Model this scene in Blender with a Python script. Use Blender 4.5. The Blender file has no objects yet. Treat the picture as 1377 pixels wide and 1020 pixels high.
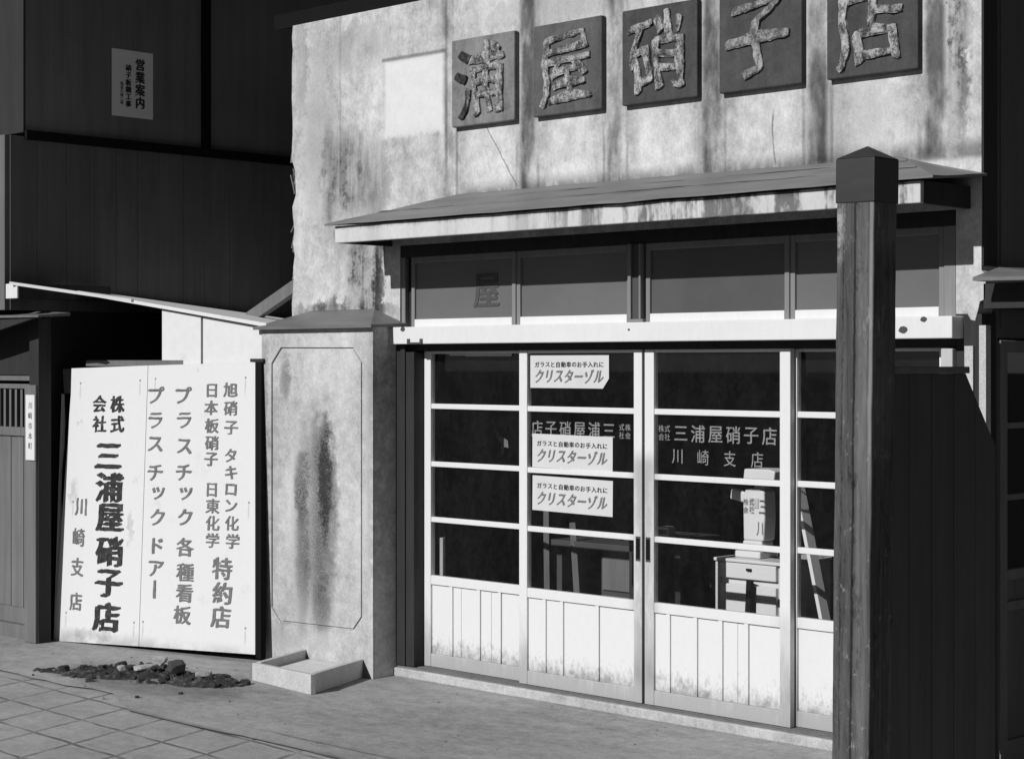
import bpy, bmesh, math, random
from mathutils import Vector, Matrix, noise as mnoise

# ------------------------------------------------------------------ scene, camera, light
S = bpy.context.scene
COL = S.collection
R = math.radians
cam_d = bpy.data.cameras.new("camera"); cam = bpy.data.objects.new("camera", cam_d); COL.objects.link(cam)
cam.location = (7.4771, -6.9168, 1.65)
cam.rotation_euler = (R(90), 0, R(44.0))
cam_d.sensor_width = 36; cam_d.lens = 36 * 2490 / 1377
cam_d.shift_x = 0; cam_d.shift_y = -21 / 1377
cam_d.clip_start = .1; cam_d.clip_end = 2000
S.camera = cam
S.render.resolution_x = 1024; S.render.resolution_y = 758
SUN_EL, SUN_AZ = 31.0, 2.0                      # height, and a touch to the left of straight on
W = bpy.data.worlds.new("World"); S.world = W; W.use_nodes = True
wn = W.node_tree; bg = wn.nodes["Background"]
sky = wn.nodes.new("ShaderNodeTexSky"); sky.sky_type = 'NISHITA'; sky.sun_disc = False
sky.sun_elevation = R(SUN_EL); sky.sun_rotation = R(180 + SUN_AZ)
bw = wn.nodes.new("ShaderNodeRGBToBW")          # the photograph is black and white
wn.links.new(sky.outputs[0], bw.inputs[0]); wn.links.new(bw.outputs[0], bg.inputs[0])
bg.inputs[1].default_value = .05
sky.air_density = .45; sky.dust_density = .15; sky.ozone_density = 1; sky.altitude = 0
sd = bpy.data.lights.new("sun", 'SUN'); sd.energy = 4.8; sd.angle = R(.5); sd.color = (1, 1, 1)
so = bpy.data.objects.new("sun", sd); COL.objects.link(so)
ldir = Vector((math.sin(R(SUN_AZ)) * math.cos(R(SUN_EL)), math.cos(R(SUN_AZ)) * math.cos(R(SUN_EL)), -math.sin(R(SUN_EL))))
so.rotation_euler = ldir.to_track_quat('-Z', 'Y').to_euler(); so.location = (0, -20, 14)
vs = S.view_settings; S.display_settings.display_device = 'sRGB'
vs.view_transform = 'Standard'; vs.look = 'None'; vs.gamma = 1; vs.exposure = -.5; vs.use_curve_mapping = False
S.render.engine = 'CYCLES'
S.cycles.max_bounces = 8; S.cycles.diffuse_bounces = 1; S.render.filter_size = 1.9; S.cycles.transparent_max_bounces = 16

# ------------------------------------------------------------------ material helpers (grey values only)
class V:
    def __init__(s, nt, o): s.nt, s.o = nt, o
    def _m(s, op, *a):
        n = s.nt.nodes.new("ShaderNodeMath"); n.operation = op
        for i, v in enumerate((s,) + a):
            if isinstance(v, V): s.nt.links.new(v.o, n.inputs[i])
            else: n.inputs[i].default_value = v
        return V(s.nt, n.outputs[0])
    def __add__(s, b): return s._m('ADD', b)
    __radd__ = __add__
    def __sub__(s, b): return s._m('SUBTRACT', b)
    def __rsub__(s, b): return (s * -1) + b
    def __mul__(s, b): return s._m('MULTIPLY', b)
    __rmul__ = __mul__
    def __truediv__(s, b): return s._m('DIVIDE', b)
    def abs(s): return s._m('ABSOLUTE')
    def pow(s, b): return s._m('POWER', b)
    def mod(s, b): return s._m('FLOORED_MODULO', b)
    def min(s, b): return s._m('MINIMUM', b)
    def max(s, b): return s._m('MAXIMUM', b)
    def step(s, a, b):                           # smooth 0..1 between a and b (b < a runs downwards)
        n = s.nt.nodes.new("ShaderNodeMapRange"); n.interpolation_type = 'SMOOTHSTEP'
        lo, hi, inv = (a, b, False) if a < b else (b, a, True)
        s.nt.links.new(s.o, n.inputs[0]); n.inputs[1].default_value = lo; n.inputs[2].default_value = hi
        r = V(s.nt, n.outputs[0])
        return 1 - r if inv else r
class G:
    def __init__(s, nt):
        s.nt = nt
        g = nt.nodes.new("ShaderNodeNewGeometry"); s.pos = g.outputs[0]
        x = nt.nodes.new("ShaderNodeSeparateXYZ"); nt.links.new(s.pos, x.inputs[0])
        s.x, s.y, s.z = (V(nt, x.outputs[i]) for i in range(3))
    def noise(s, scale=1, st=(1, 1, 1), detail=4, rough=.55, off=0, dist=0):
        m = s.nt.nodes.new("ShaderNodeMapping"); s.nt.links.new(s.pos, m.inputs[0])
        m.inputs[1].default_value = (off, off * 1.7, off * .6); m.inputs[3].default_value = st
        n = s.nt.nodes.new("ShaderNodeTexNoise"); s.nt.links.new(m.outputs[0], n.inputs[0])
        n.inputs['Scale'].default_value = scale; n.inputs['Detail'].default_value = detail
        n.inputs['Roughness'].default_value = rough; n.inputs['Distortion'].default_value = dist
        return V(s.nt, n.outputs[0])
    def blob(s, a, b, a0, b0, ra, rb, soft=.6):
        d = ((a - a0) / ra).pow(2) + ((b - b0) / rb).pow(2)
        return d.step(1, 1 - soft)
    def boxm(s, a, b, a0, a1, b0, b1, e=.01):
        return a.step(a0 - e, a0 + e) * a.step(a1 + e, a1 - e) * b.step(b0 - e, b0 + e) * b.step(b1 + e, b1 - e)
def mat(name, fn, rough=.8, bump=.3, bdist=.004, spec=.3, metal=0):
    m = bpy.data.materials.new(name); m.use_nodes = True; nt = m.node_tree
    b = nt.nodes["Principled BSDF"]; g = G(nt)
    r = fn(g); col, h = r if isinstance(r, tuple) else (r, None)
    if isinstance(col, V):
        c = col.max(.008).min(.85); nt.links.new(c.o, b.inputs['Base Color'])
    else: b.inputs['Base Color'].default_value = (col, col, col, 1)
    b.inputs['Roughness'].default_value = rough; b.inputs['Specular IOR Level'].default_value = spec
    b.inputs['Metallic'].default_value = metal
    if h is not None:
        bn = nt.nodes.new("ShaderNodeBump"); bn.inputs['Strength'].default_value = bump; bn.inputs['Distance'].default_value = bdist
        nt.links.new(h.o, bn.inputs['Height']); nt.links.new(bn.outputs[0], b.inputs['Normal'])
    return m

def f_plaster(g):
    x, z = g.x, g.z
    big = g.noise(1.6, detail=6, rough=.65)
    strk = g.noise(9, (1, 1, .12), 5, .65, 3)
    fine = g.noise(60, (1, 1, .7), 3, .6, 7)
    mott = g.noise(14, detail=5, rough=.7, off=11)
    spk = g.noise(130, detail=2, rough=.6, off=31)
    c = .545 + (big - .5) * .60 + (strk - .5) * .40 + (fine - .5) * .34 + (mott - .5) * .58 + (spk - .5) * .26
    sh = g.noise(3.2, (1, 1, .45), 6, .72, 41)
    c = c * (1 - sh.step(.52, .68) * .24 * z.step(1.9, 2.2)) + sh.step(.44, .30) * .12
    up = z.step(2.5, 2.56)
    # rain runs down the gaps between the boards
    ph = ((x - .91 + .597 * 10 + .2985).mod(.597) - .2985).abs()
    runs = ph.step(.075, .03) * up * x.step(.2, .34) * g.noise(5, (1, 1, .35), 4, .6, 21).step(.34, .62)
    c = c * (1 - runs * .80)
    edge = ((ph - .075).abs()).step(.016, .002) * up * x.step(.2, .34) * strk.step(.38, .58)
    c = c * (1 - edge * .45)
    # upright joints of the boards
    for xj, w, k in ((-.565, .007, .28), (.306, .016, .42), (2.70, .07, .30)):
        c = c * (1 - (x - xj).abs().step(w, w * .3) * z.step(2.56, 2.75) * (.35 + strk) * k)
    # pale square where a letter board used to hang, with a dark top edge
    c = c + g.boxm(x, z + (mott - .5) * .06, -.185, .285, 2.90, 3.325, .02) * (.88 + (mott - .5) * .5 - z.step(2.98, 2.86) * .25) * (.82 - c)
    c = c + g.boxm(x, z, -.55, -.2, 2.62, 3.3, .02) * .04
    c = c * (1 - g.boxm(x, z, -.21, .30, 3.325, 3.345, .008) * .55)
    # clean patches below each board
    cl = ((x - .615 + 5.97).mod(.597)); cl = (cl - .2985).abs().step(.10, .2)
    c = c + cl * g.boxm(x, z, .35, 3.3, 2.56, 2.9, .03) * .13
    # damp stains
    for a0, b0, ra, rb, k in ((-.36, 2.16, .15, .24, .95), (-.24, 2.12, .05, .36, 1.0), (-.72, 2.9, .2, .5, .3), (-.45, 3.45, .4, .15, .3), (-.47, 2.75, .16, .28, .75), (-.65, 2.72, .09, .35, .55),
                              (-.26, 2.70, .14, .25, .55), (3.42, 3.05, .05, .5, .9), (2.9, 2.75, .3, .2, .2), (1.2, 3.5, .5, .12, .25), (-.55, 1.95, .5, .07, 1.0), (-.9, 3.4, .05, .3, .4), (3.0, 3.55, .6, .2, .2), (-.25, 2.3, .35, .08, .35)):
        c = c * (1 - (g.blob(x + (mott - .5) * .16 + (fine - .5) * .06, z + (mott - .5) * .3, a0, b0, ra * 1.15, rb * 1.15, .95) * k * (strk.step(.36, .62) * .75 + mott.step(.42, .62) * .45 + (fine - .5) * .8)).max(0).min(.85))
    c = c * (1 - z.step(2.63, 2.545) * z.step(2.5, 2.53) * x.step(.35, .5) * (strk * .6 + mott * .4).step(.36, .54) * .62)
    # cracks
    wob = (fine - .5) * .012 + (mott - .5) * .02
    cr = ((x - .616) * .826 + (z - 2.89) * .563 + wob).abs().step(.007, .002) * g.boxm(x, z, .60, .84, 2.57, 2.9, .01)
    cr2 = (x - 2.45 - (2.72 - z).abs() * .12 + wob).abs().step(.006, .002) * g.boxm(x, z, 2.3, 2.6, 2.56, 2.8, .02)
    c = c * (1 - (cr + cr2).min(1) * .5)
    return c, big * .5 + mott * .4 + fine * .3
def f_pillar(g):
    x, z = g.x, g.z
    big = g.noise(2.2, detail=6, rough=.65, off=4); strk = g.noise(8, (1, 1, .15), 5, .6, 9)
    mott = g.noise(18, detail=5, rough=.7, off=2); fine = g.noise(90, detail=3, off=5)
    c = .54 + (big - .5) * .5 + (strk - .5) * .30 + (mott - .5) * .48 + (fine - .5) * .34
    xx = x + (mott - .5) * .12
    for a0, b0, ra, rb, k in ((-.45, 1.0, .06, .44, 1.15), (-.45, .75, .12, .8, .5), (-.54, .8, .2, .72, .62), (-.99, .9, .05, 1.2, .45), (-.07, 1.2, .03, 1.0, .25), (-.66, .95, .07, .26, .75), (-.65, .5, .075, .45, .5), (-.48, .3, .09, .2, .5),
                              (-.80, 1.56, .05, .16, .6), (-.52, 1.2, .05, .2, .4), (-.37, 1.0, .05, .3, .3), (-.8, .12, .2, .1, .2), (-.9, 1.0, .06, .7, .22)):
        c = c * (1 - (g.blob(xx, z + (mott - .5) * .3, a0, b0, ra * 1.15, rb, .95) * k * (.40 + strk * .7 + (fine - .5) * 1.5)).max(0).min(.75))
    return c, big * .4 + mott * .5 + fine * .3
def f_white(g, base=.80):
    fine = g.noise(40, (1, 1, .35), 4, .6, 1); big = g.noise(3, detail=4, off=3)
    c = base + (fine - .5) * .10 + (big - .5) * .10
    return c, fine
def f_kick(g):                                   # white boards with splash dirt along the bottom
    x, z = g.x, g.z
    n = g.noise(16, (1, 1, .7), 6, .75, 2); fine = g.noise(55, (1, 1, .4), 4, .65, 1)
    hgt = z + (n - .5) * .34 + (fine - .5) * .16
    d = hgt.step(.16, .03)
    c = .81 + (fine - .5) * .06
    c = c * (1 - d * (.62 + (fine - .5) * .8))
    pk = (n + (fine - .5) * .5).step(.56, .66) * z.step(.26, .10)
    c = c * (1 - pk * .3)
    return c, fine
def f_stile(g):                                  # frame paint, rubbed grey about the handles and feet
    x, z = g.x, g.z
    n = g.noise(14, (1, 1, .25), 5, .7, 6); fine = g.noise(60, (1, 1, .2), 4, .6, 8)
    c = .80 + (fine - .5) * .1
    d = (z + (n - .5) * .5).step(.40, .02)
    c = c * (1 - d * .45)
    worn = g.boxm(x, z, 1.615, 1.765, .1, 1.2, .05) * (n + .1).step(.3, .7) * .42
    w2 = g.boxm(x, z, 2.48, 2.56, .0, .5, .06) * .2
    c = c * (1 - worn) * (1 - w2)
    return c, fine
def f_wood(base, var=.5, sc=14, ax=(1, 1, .06), off=0):
    def f(g):
        gr = g.noise(sc, ax, 6, .65, off, .4); big = g.noise(2.5, detail=4, off=off + 3)
        fine = g.noise(sc * 5, ax, 3, .6, off + 1)
        c = base * (1 + (gr - .5) * 2 * var + (big - .5) * var + (fine - .5) * var * .8)
        return c, gr + fine * .5
    return f
def f_post(g):
    x, z = g.x, g.z
    gr = g.noise(26, (1, 1, .045), 6, .75, 3, .8); kn = g.noise(11, (1, 1, .5), 6, .75, 8); fine = g.noise(150, (1, 1, .08), 4, .7, 2); sp = g.noise(30, (1, 1, .6), 5, .75, 12)
    c = .088 * (1 + (gr - .5) * 2.6 + (fine - .5) * 1.3)
    c = c + kn.step(.57, .68) * .12 * (.4 + fine) + sp.step(.60, .70) * .16 * z.step(1.7, 1.2) - kn.step(.44, .34) * .05
    xs = x - (z + .06) * .0119 + .033
    c = c + (xs - 4.006).abs().step(.030, .01) * .05 * (.4 + gr) + (xs - 4.036).abs().step(.010, .003) * z.step(.9, 1.6) * .16
    crack = (xs - 3.972 + (sp - .5) * .012 + (gr - .5) * .01).abs().step(.006, .002)
    crack2 = (xs - 3.925 + (sp - .5) * .02).abs().step(.004, .001) * kn.step(.42, .55)
    c = c * (1 - crack * .7) * (1 - crack2 * .55)
    c = c + g.blob(xs, z, 3.902, 2.12, .04, .16, .9) * .28 * sp.step(.38, .6)
    return c, gr + kn * .6 - crack - crack2
def f_ground(base, off=0, dirt=.25):
    def f(g):
        big = g.noise(.9, detail=5, rough=.6, off=off); md = g.noise(6, (1, 1.6, 1), 5, .65, off + 4); fine = g.noise(110, detail=3, rough=.7, off=off + 2)
        m2 = g.noise(22, (1, 1, 1), 5, .7, off + 7)
        c = base * (1 + (big - .5) * dirt * 2.4 + (md - .5) * dirt * 2.6 + (m2 - .5) * dirt * 2.2 + (fine - .5) * .9)
        return c, md * .5 + fine * .6
    return f
def f_apron(g):
    c, h = f_ground(.36, 5, .34)(g)
    ln = (g.y + 1.50 + (g.noise(2, off=9) - .5) * .05).abs().step(.018, .004) * g.x.step(.3, .9) * .4
    ed = (g.y + 1.645 + (g.noise(9, off=1) - .5) * .03).step(.03, -.02) * .45
    soil = g.noise(3.2, detail=6, rough=.7, off=12)
    d = g.blob(g.x + (soil - .5) * .6, g.y + (soil - .5) * .5, -.9, -1.05, .95, .42, .8) * .35
    return c * (1 - ln) * (1 - ed) * (1 - d), h
def f_tiles(g):
    c, h = f_ground(.40, 15, .26)(g)
    wob = (g.noise(5, off=3) - .5) * .03
    u = (g.x + g.y * .30 + wob + 1.36 + 35).mod(.352); v = (g.y + g.x * .055 + wob + 1.935 + 31.5).mod(.315)
    du = (u - .176).abs(); dv = (v - .1575).abs()
    br = g.noise(4, detail=4, off=8).step(.30, .6)
    j = du.step(.156, .172).max(dv.step(.139, .154)) * (.25 + br * .75)
    st = g.noise(1.3, detail=5, rough=.7, off=20)
    return c * (1 - j * .52) * (1 + (st - .5) * .5), h * .5 - j * 1.0
def f_plaque(g):
    n = g.noise(10, detail=6, rough=.75); st = g.noise(16, (1, 1, .2), 5, .65, 4); f = g.noise(70, detail=4, rough=.7, off=2)
    pale = g.x.step(.95, .80) * .11 + g.x.step(1.5, 1.35) * .045
    return (.066 + pale) * (1 + (n - .5) * 1.3 + (st - .5) * 1.0 + (f - .5) * .7), n + f * .4
def f_letter(g):
    n = g.noise(24, (1, 1, .7), 6, .8, 3); f = g.noise(80, detail=4, rough=.75, off=2); big = g.noise(6, detail=3, off=9)
    c = .09 + (n * .7 + f * .3).step(.44, .60) * .40 + big.step(.5, .65) * .12
    chips = (n * .5 + f * .5).step(.47, .40)
    c = c * (1 - g.x.step(.535, .505) * .85)          # the water strokes of the first letter have lost their paint
    faint = (g.x - 2.405).abs().step(.30, .26) * .35
    c = c * (1 - chips * .75)
    return c * (1 - faint) + faint * .14, n + f
def f_sheet(base, sc=7):
    def f(g):
        n = g.noise(sc, (.25, 1.5, 1), 5, .65); m = g.noise(2, detail=4, off=6)
        return base * (1 + (n - .5) * .9 + (m - .5) * .5), n
    return f
def f_fascia(g):
    x = g.x
    strk = g.noise(7, (1, 1, .05), 4, .7, 5); fine = g.noise(40, (1, 1, .5), 4, .6); big = g.noise(3, off=2)
    c = .66 + (big - .5) * .25 + (fine - .5) * .2
    d = (strk * .75 + fine * .25).step(.44, .56) * x.step(.9, 2.0) * (big * .8 + fine * .5).step(.40, .62)
    top = (g.z + (fine - .5) * .05 + (strk - .5) * .08).step(2.36, 2.40)
    return c * (1 - d * .70) * (1 - strk.step(.45, .65) * .16) * (1 - top * .55), fine
def f_soil(g):
    n = g.noise(30, detail=6, rough=.75); m = g.noise(7, detail=4, off=3)
    return .05 + n.step(.48, .70) * .12 + m.step(.60, .70) * .14, n
def f_signwhite(g):
    fine = g.noise(30, detail=4, off=2); big = g.noise(4, detail=5, rough=.7, off=8); st = g.noise(9, (1, 1, .2), 5, .7, 4)
    c = .80 + (fine - .5) * .05 - big.step(.60, .75) * .10 - st.step(.66, .76) * .16
    c = c * (1 - g.z.step(.05, -.05) * big.step(.35, .6) * .4)
    for a0, b0, ra, rb, k in ((-2.40, .86, .05, .10, .28), (-1.93, .66, .03, .13, .30), (-1.90, .95, .03, .03, .2), (-2.37, 1.29, .04, .015, .35), (-2.2, .0, .25, .04, .3), (-1.45, 1.62, .03, .012, .2)):
        c = c * (1 - g.blob(g.x + (fine - .5) * .12, g.z + (fine - .5) * .1, a0, b0, ra, rb, .9) * k * st.step(.3, .6))
    for a0, b0 in ((-2.38, 1.53), (-1.90, 1.55), (-1.78, 1.56), (-1.10, 1.57), (-2.42, .12), (-1.87, .10), (-1.80, .11), (-1.03, .13), (-2.40, .8), (-1.04, .85)):
        c = c * (1 - g.blob(g.x, g.z, a0, b0, .008, .008, .4) * .6) * (1 - g.blob(g.x + (fine - .5) * .01, g.z, a0, b0 - .05, .008, .06, .9) * .22)
    return c, fine

M = {
 'plaster': mat('weathered_plaster', f_plaster, .9, .5, .006, .15),
 'pillar': mat('stained_concrete', f_pillar, .9, .5, .006, .15),
 'white': mat('white_paint', f_white, .55, .25, .003),
 'white_dull': mat('dull_white_paint', lambda g: f_white(g, .55), .7, .25, .003),
 'sash_grey': mat('grey_sash', f_wood(.24, .3, 14, (1, 1, .08), 6), .8, .3, .003, .2),  # darkened to put the canopy's shade into the transom frames
 'kick': mat('splashed_white_board', f_kick, .65, .3, .003),
 'stile': mat('worn_white_paint', f_stile, .6, .3, .003),
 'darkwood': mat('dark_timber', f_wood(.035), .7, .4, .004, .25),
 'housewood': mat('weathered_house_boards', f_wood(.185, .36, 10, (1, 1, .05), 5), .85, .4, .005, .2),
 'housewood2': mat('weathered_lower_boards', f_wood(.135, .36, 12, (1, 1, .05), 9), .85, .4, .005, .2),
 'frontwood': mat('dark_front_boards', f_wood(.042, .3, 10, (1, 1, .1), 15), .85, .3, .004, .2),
 'gatewood': mat('grey_gate_boards', f_wood(.17, .4, 16, (1, 1, .05), 2), .8, .4, .004, .2),
 'post': mat('weathered_post_timber', f_post, .8, .6, .006, .2),
 'panelwood': mat('dark_fence_boards', f_wood(.095, .35, 12, (1, 1, .05), 7), .85, .4, .004, .2),
 'plaque': mat('grey_letter_board', f_plaque, .7, .4, .004),
 'letter': mat('flaking_letter_paint', f_letter, .7, .5, .004),
 'sheet': mat('grey_tin_roof', f_sheet(.20), .55, .2, .004, .4),
 'capsheet': mat('dark_tin_cap', f_sheet(.17, 12), .5, .2, .003, .4),
 'postcap': mat('dark_metal_cap', f_sheet(.045, 12), .5, .2, .003, .4),
 'fascia': mat('streaked_fascia_paint', f_fascia, .75, .3, .003),
 'frost': mat('frosted_glass', lambda g: .155 + (g.noise(3, off=2) - .5) * .07 - (g.x - 2.1).abs().step(.44, .40) * .06, .35, 0, .001, .4),
 'frost_mark': mat('faded_glass_lettering', lambda g: .085 + (g.noise(30) - .5) * .06, .6),
 'ink': mat('black_sign_paint', lambda g: .035 + g.noise(50, detail=4, rough=.7).step(.5, .75) * .10, .5),
 'ink_grey': mat('greyed_sign_paint', lambda g: .19 + (g.noise(50, detail=4, rough=.7) - .5) * .22, .6),
 'glasspaint': mat('pale_window_lettering', lambda g: .26 + (g.noise(70, detail=4, rough=.7) - .5) * .5, .6),
 'signwhite': mat('white_sign_paint', f_signwhite, .55, .1, .002),
 'shedwhite': mat('white_shed_boards', lambda g: (.80 + (g.noise(20, off=1) - .5) * .12 - g.noise(5, detail=5, off=6).step(.62, .75) * .15), .7),
 'paper': mat('poster_paper', lambda g: .68 + (g.noise(12, off=1) - .5) * .12, .8),
 'oldpaper': mat('grey_notice_paper', lambda g: .84 + (g.noise(12, off=1) - .5) * .12, .8),
 'ground': mat('asphalt_road', f_ground(.045, 2, .3), .95, .5, .01, .1),
 'apron': mat('concrete_apron', f_apron, .9, .5, .006, .15),
 'tiles': mat('paving_slabs', f_tiles, .9, .6, .008, .15),
 'step': mat('pale_step_concrete', f_ground(.50, 8, .35), .9, .5, .005, .15),
 'soil': mat('dark_rubble_soil', f_soil, .95, 1, .015, .1),
 'chunk': mat('pale_broken_concrete', f_ground(.42, 3, .3), .95, .6, .01, .1),
 'chunkgrit': mat('loose_grit', lambda g: .22 + (g.noise(9) - .5) * .4, .95),
 'chunkdark': mat('dark_broken_concrete', f_ground(.09, 3, .3), .95, .6, .01, .1),
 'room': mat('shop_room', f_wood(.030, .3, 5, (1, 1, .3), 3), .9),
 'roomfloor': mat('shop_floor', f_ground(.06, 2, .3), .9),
 'greysteel': mat('grey_cabinet', lambda g: .08 + (g.noise(10) - .5) * .02, .5),
 'whitebox': mat('white_enamel', lambda g: .78 + (g.noise(10) - .5) * .06, .4),
 'black': mat('matt_black', lambda g: .010 + g.noise(20) * .006, .95, spec=.05),
 'lath': mat('pale_lath', f_wood(.40, .3, 20, (1, 1, .1), 4), .8),
 'sand': mat('pale_sand', f_ground(.72, 3, .12), .95, .5, .006, .1),
 'trough': mat('trough_concrete', f_ground(.56, 9, .15), .9, .5, .005, .15),
}
def glass():
    m = bpy.data.materials.new('window_glass'); m.use_nodes = True; nt = m.node_tree; nt.nodes.clear()
    out = nt.nodes.new("ShaderNodeOutputMaterial"); mx = nt.nodes.new("ShaderNodeMixShader")
    tr = nt.nodes.new("ShaderNodeBsdfTransparent"); tr.inputs[0].default_value = (.985, .985, .985, 1)
    gl = nt.nodes.new("ShaderNodeBsdfGlossy"); gl.inputs[0].default_value = (.9, .9, .9, 1); gl.inputs['Roughness'].default_value = .02
    lw = nt.nodes.new("ShaderNodeLayerWeight"); lw.inputs[0].default_value = .5
    f = V(nt, lw.outputs['Facing']).pow(5) * .9 + .022
    nt.links.new(f.o, mx.inputs[0]); nt.links.new(tr.outputs[0], mx.inputs[1]); nt.links.new(gl.outputs[0], mx.inputs[2])
    g = G(nt); dn = g.noise(5, (1, 1, .5), 5, .7, 4) * .6 + g.noise(40, detail=4, rough=.7, off=2) * .4
    df = nt.nodes.new("ShaderNodeBsdfDiffuse"); df.inputs[0].default_value = (.6, .6, .6, 1)
    m2 = nt.nodes.new("ShaderNodeMixShader"); fac = dn.step(.35, .7) * .009 + .003
    nt.links.new(fac.o, m2.inputs[0]); nt.links.new(mx.outputs[0], m2.inputs[1]); nt.links.new(df.outputs[0], m2.inputs[2])
    nt.links.new(m2.outputs[0], out.inputs[0]); return m
M['glass'] = glass()

# ------------------------------------------------------------------ mesh helpers
class MB:
    def __init__(s): s.v, s.f = [], []
    def add(s, vs, fs):
        o = len(s.v); s.v += [tuple(p) for p in vs]; s.f += [tuple(i + o for i in f) for f in fs]; return s
    def box(s, x0, x1, y0, y1, z0, z1, mtx=None):
        vs = [Vector((x, y, z)) for x in (x0, x1) for y in (y0, y1) for z in (z0, z1)]
        if mtx: vs = [mtx @ p for p in vs]
        return s.add(vs, [(0, 1, 3, 2), (4, 6, 7, 5), (0, 4, 5, 1), (2, 3, 7, 6), (0, 2, 6, 4), (1, 5, 7, 3)])
    def bar(s, a, b, w, h):                      # a straight bar from a to b
        a, b = Vector(a), Vector(b); d = b - a; L = d.length
        return s.box(0, L, -w / 2, w / 2, -h / 2, h / 2, Matrix.Translation(a) @ d.to_track_quat('X', 'Z').to_matrix().to_4x4())
    def prism(s, poly, ax, a0, a1):              # outline in the two other axes, pushed along ax
        n = len(poly)
        def P(p, t): return {'x': (t, p[0], p[1]), 'y': (p[0], t, p[1]), 'z': (p[0], p[1], t)}[ax]
        vs = [P(p, a0) for p in poly] + [P(p, a1) for p in poly]
        return s.add(vs, [tuple(range(n))[::-1], tuple(range(n, 2 * n))] + [(i, (i + 1) % n, n + (i + 1) % n, n + i) for i in range(n)])
    def hull(s, top, bot):                       # two loops of equal length
        n = len(top)
        return s.add(list(bot) + list(top), [tuple(range(n))[::-1], tuple(range(n, 2 * n))] + [(i, (i + 1) % n, n + (i + 1) % n, n + i) for i in range(n)])
    def build(s, name, m, parent=None, bev=0, loc=None, **tags):
        me = bpy.data.meshes.new(name); me.from_pydata(s.v, [], s.f)
        bm = bmesh.new(); bm.from_mesh(me); bmesh.ops.recalc_face_normals(bm, faces=bm.faces)
        if loc is not None: bmesh.ops.translate(bm, vec=-Vector(loc), verts=bm.verts)
        bm.to_mesh(me); bm.free()
        me.materials.append(m); o = bpy.data.objects.new(name, me); COL.objects.link(o)
        if loc is not None: o.location = loc
        if parent:
            o.parent = parent
        if bev:
            b = o.modifiers.new("bevel", 'BEVEL'); b.width = bev; b.segments = 2; b.limit_method = 'ANGLE'; b.angle_limit = R(40)
        for k, v in tags.items(): o[k] = v
        return o
def rough(o, L, amp, sc, seed=0):
    """uneven, hand-made surface: cut long edges down to L and push the points about by amp"""
    bm = bmesh.new(); bm.from_mesh(o.data)
    for _ in range(9):
        ed = [e for e in bm.edges if e.calc_length() > L]
        if not ed: break
        bmesh.ops.subdivide_edges(bm, edges=ed, cuts=1, use_grid_fill=True)
    q = Vector((seed * 3.1, seed * 1.7, seed * .9))
    for v in bm.verts:
        v.co += mnoise.noise_vector((v.co + q) * sc) * amp + mnoise.noise_vector((v.co + q) * sc * 4.3) * amp * .35
    bm.to_mesh(o.data); bm.free(); return o
def thing(name, label, cat, loc=(0, 0, 0), rz=0, group=None):
    o = bpy.data.objects.new(name, None); COL.objects.link(o); o.empty_display_size = .1
    o.location = loc; o.rotation_euler = (0, 0, rz); o['label'] = label; o['category'] = cat
    if group: o['group'] = group
    return o
def tag(o, label, cat, group=None):
    o['label'] = label; o['category'] = cat
    if group: o['group'] = group
    return o
# lettering: outlines from Blender's own built-in typeface, turned into thin meshes
_gc = {}
def glyph(ch, bold, ext, bev=0):
    k = (ch, bold, ext, bev)
    if k in _gc: return _gc[k]
    c = bpy.data.curves.new("t", 'FONT'); c.body = ch; c.size = 1; c.offset = bold; c.extrude = ext; c.bevel_depth = bev; c.bevel_resolution = 1; c.resolution_u = 4
    o = bpy.data.objects.new("t", c); COL.objects.link(o)
    dg = bpy.context.evaluated_depsgraph_get(); dg.update()
    me = bpy.data.meshes.new_from_object(o.evaluated_get(dg))
    vs = [tuple(v.co) for v in me.vertices]; fs = [tuple(p.vertices) for p in me.polygons]
    bpy.data.objects.remove(o); bpy.data.curves.remove(c); bpy.data.meshes.remove(me)
    xs = [p[0] for p in vs] or [0]; ys = [p[1] for p in vs] or [0]
    cx, cy = (min(xs) + max(xs)) / 2, (min(ys) + max(ys)) / 2
    _gc[k] = ([(p[0] - cx, p[1] - cy, p[2]) for p in vs], fs); return _gc[k]
def lettering(mb, chars, bold=.0, ext=.0015, shear=0, bev=0):
    """chars: (character, centre u, centre v, width scale, height scale); written on the plane y = 0, facing -y"""
    for ch, u, v, sx, sy in chars:
        vs, fs = glyph(ch, 0, 1, bev)
        n = 1 if bold == 0 else 2 if bold < .012 else 3
        for k in range(n):                       # heavier strokes: the same stroke again a hair beside and a hair prouder
            dx = (k - (n - 1) / 2) * bold; dz = (k - (n - 1) / 2) * bold * .5
            mb.add([(u + (p[0] + dx + p[1] * shear) * sx, -p[2] * ext * (1 + .2 * k), v + (p[1] + dz) * sy) for p in vs], fs)
    return mb
def row(text, u0, u1, v, sy, fill=.92):
    n = len(text); st = (u1 - u0) / n
    return [(ch, u0 + st * (i + .5), v, st * fill, sy) for i, ch in enumerate(text) if ch.strip()]

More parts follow.
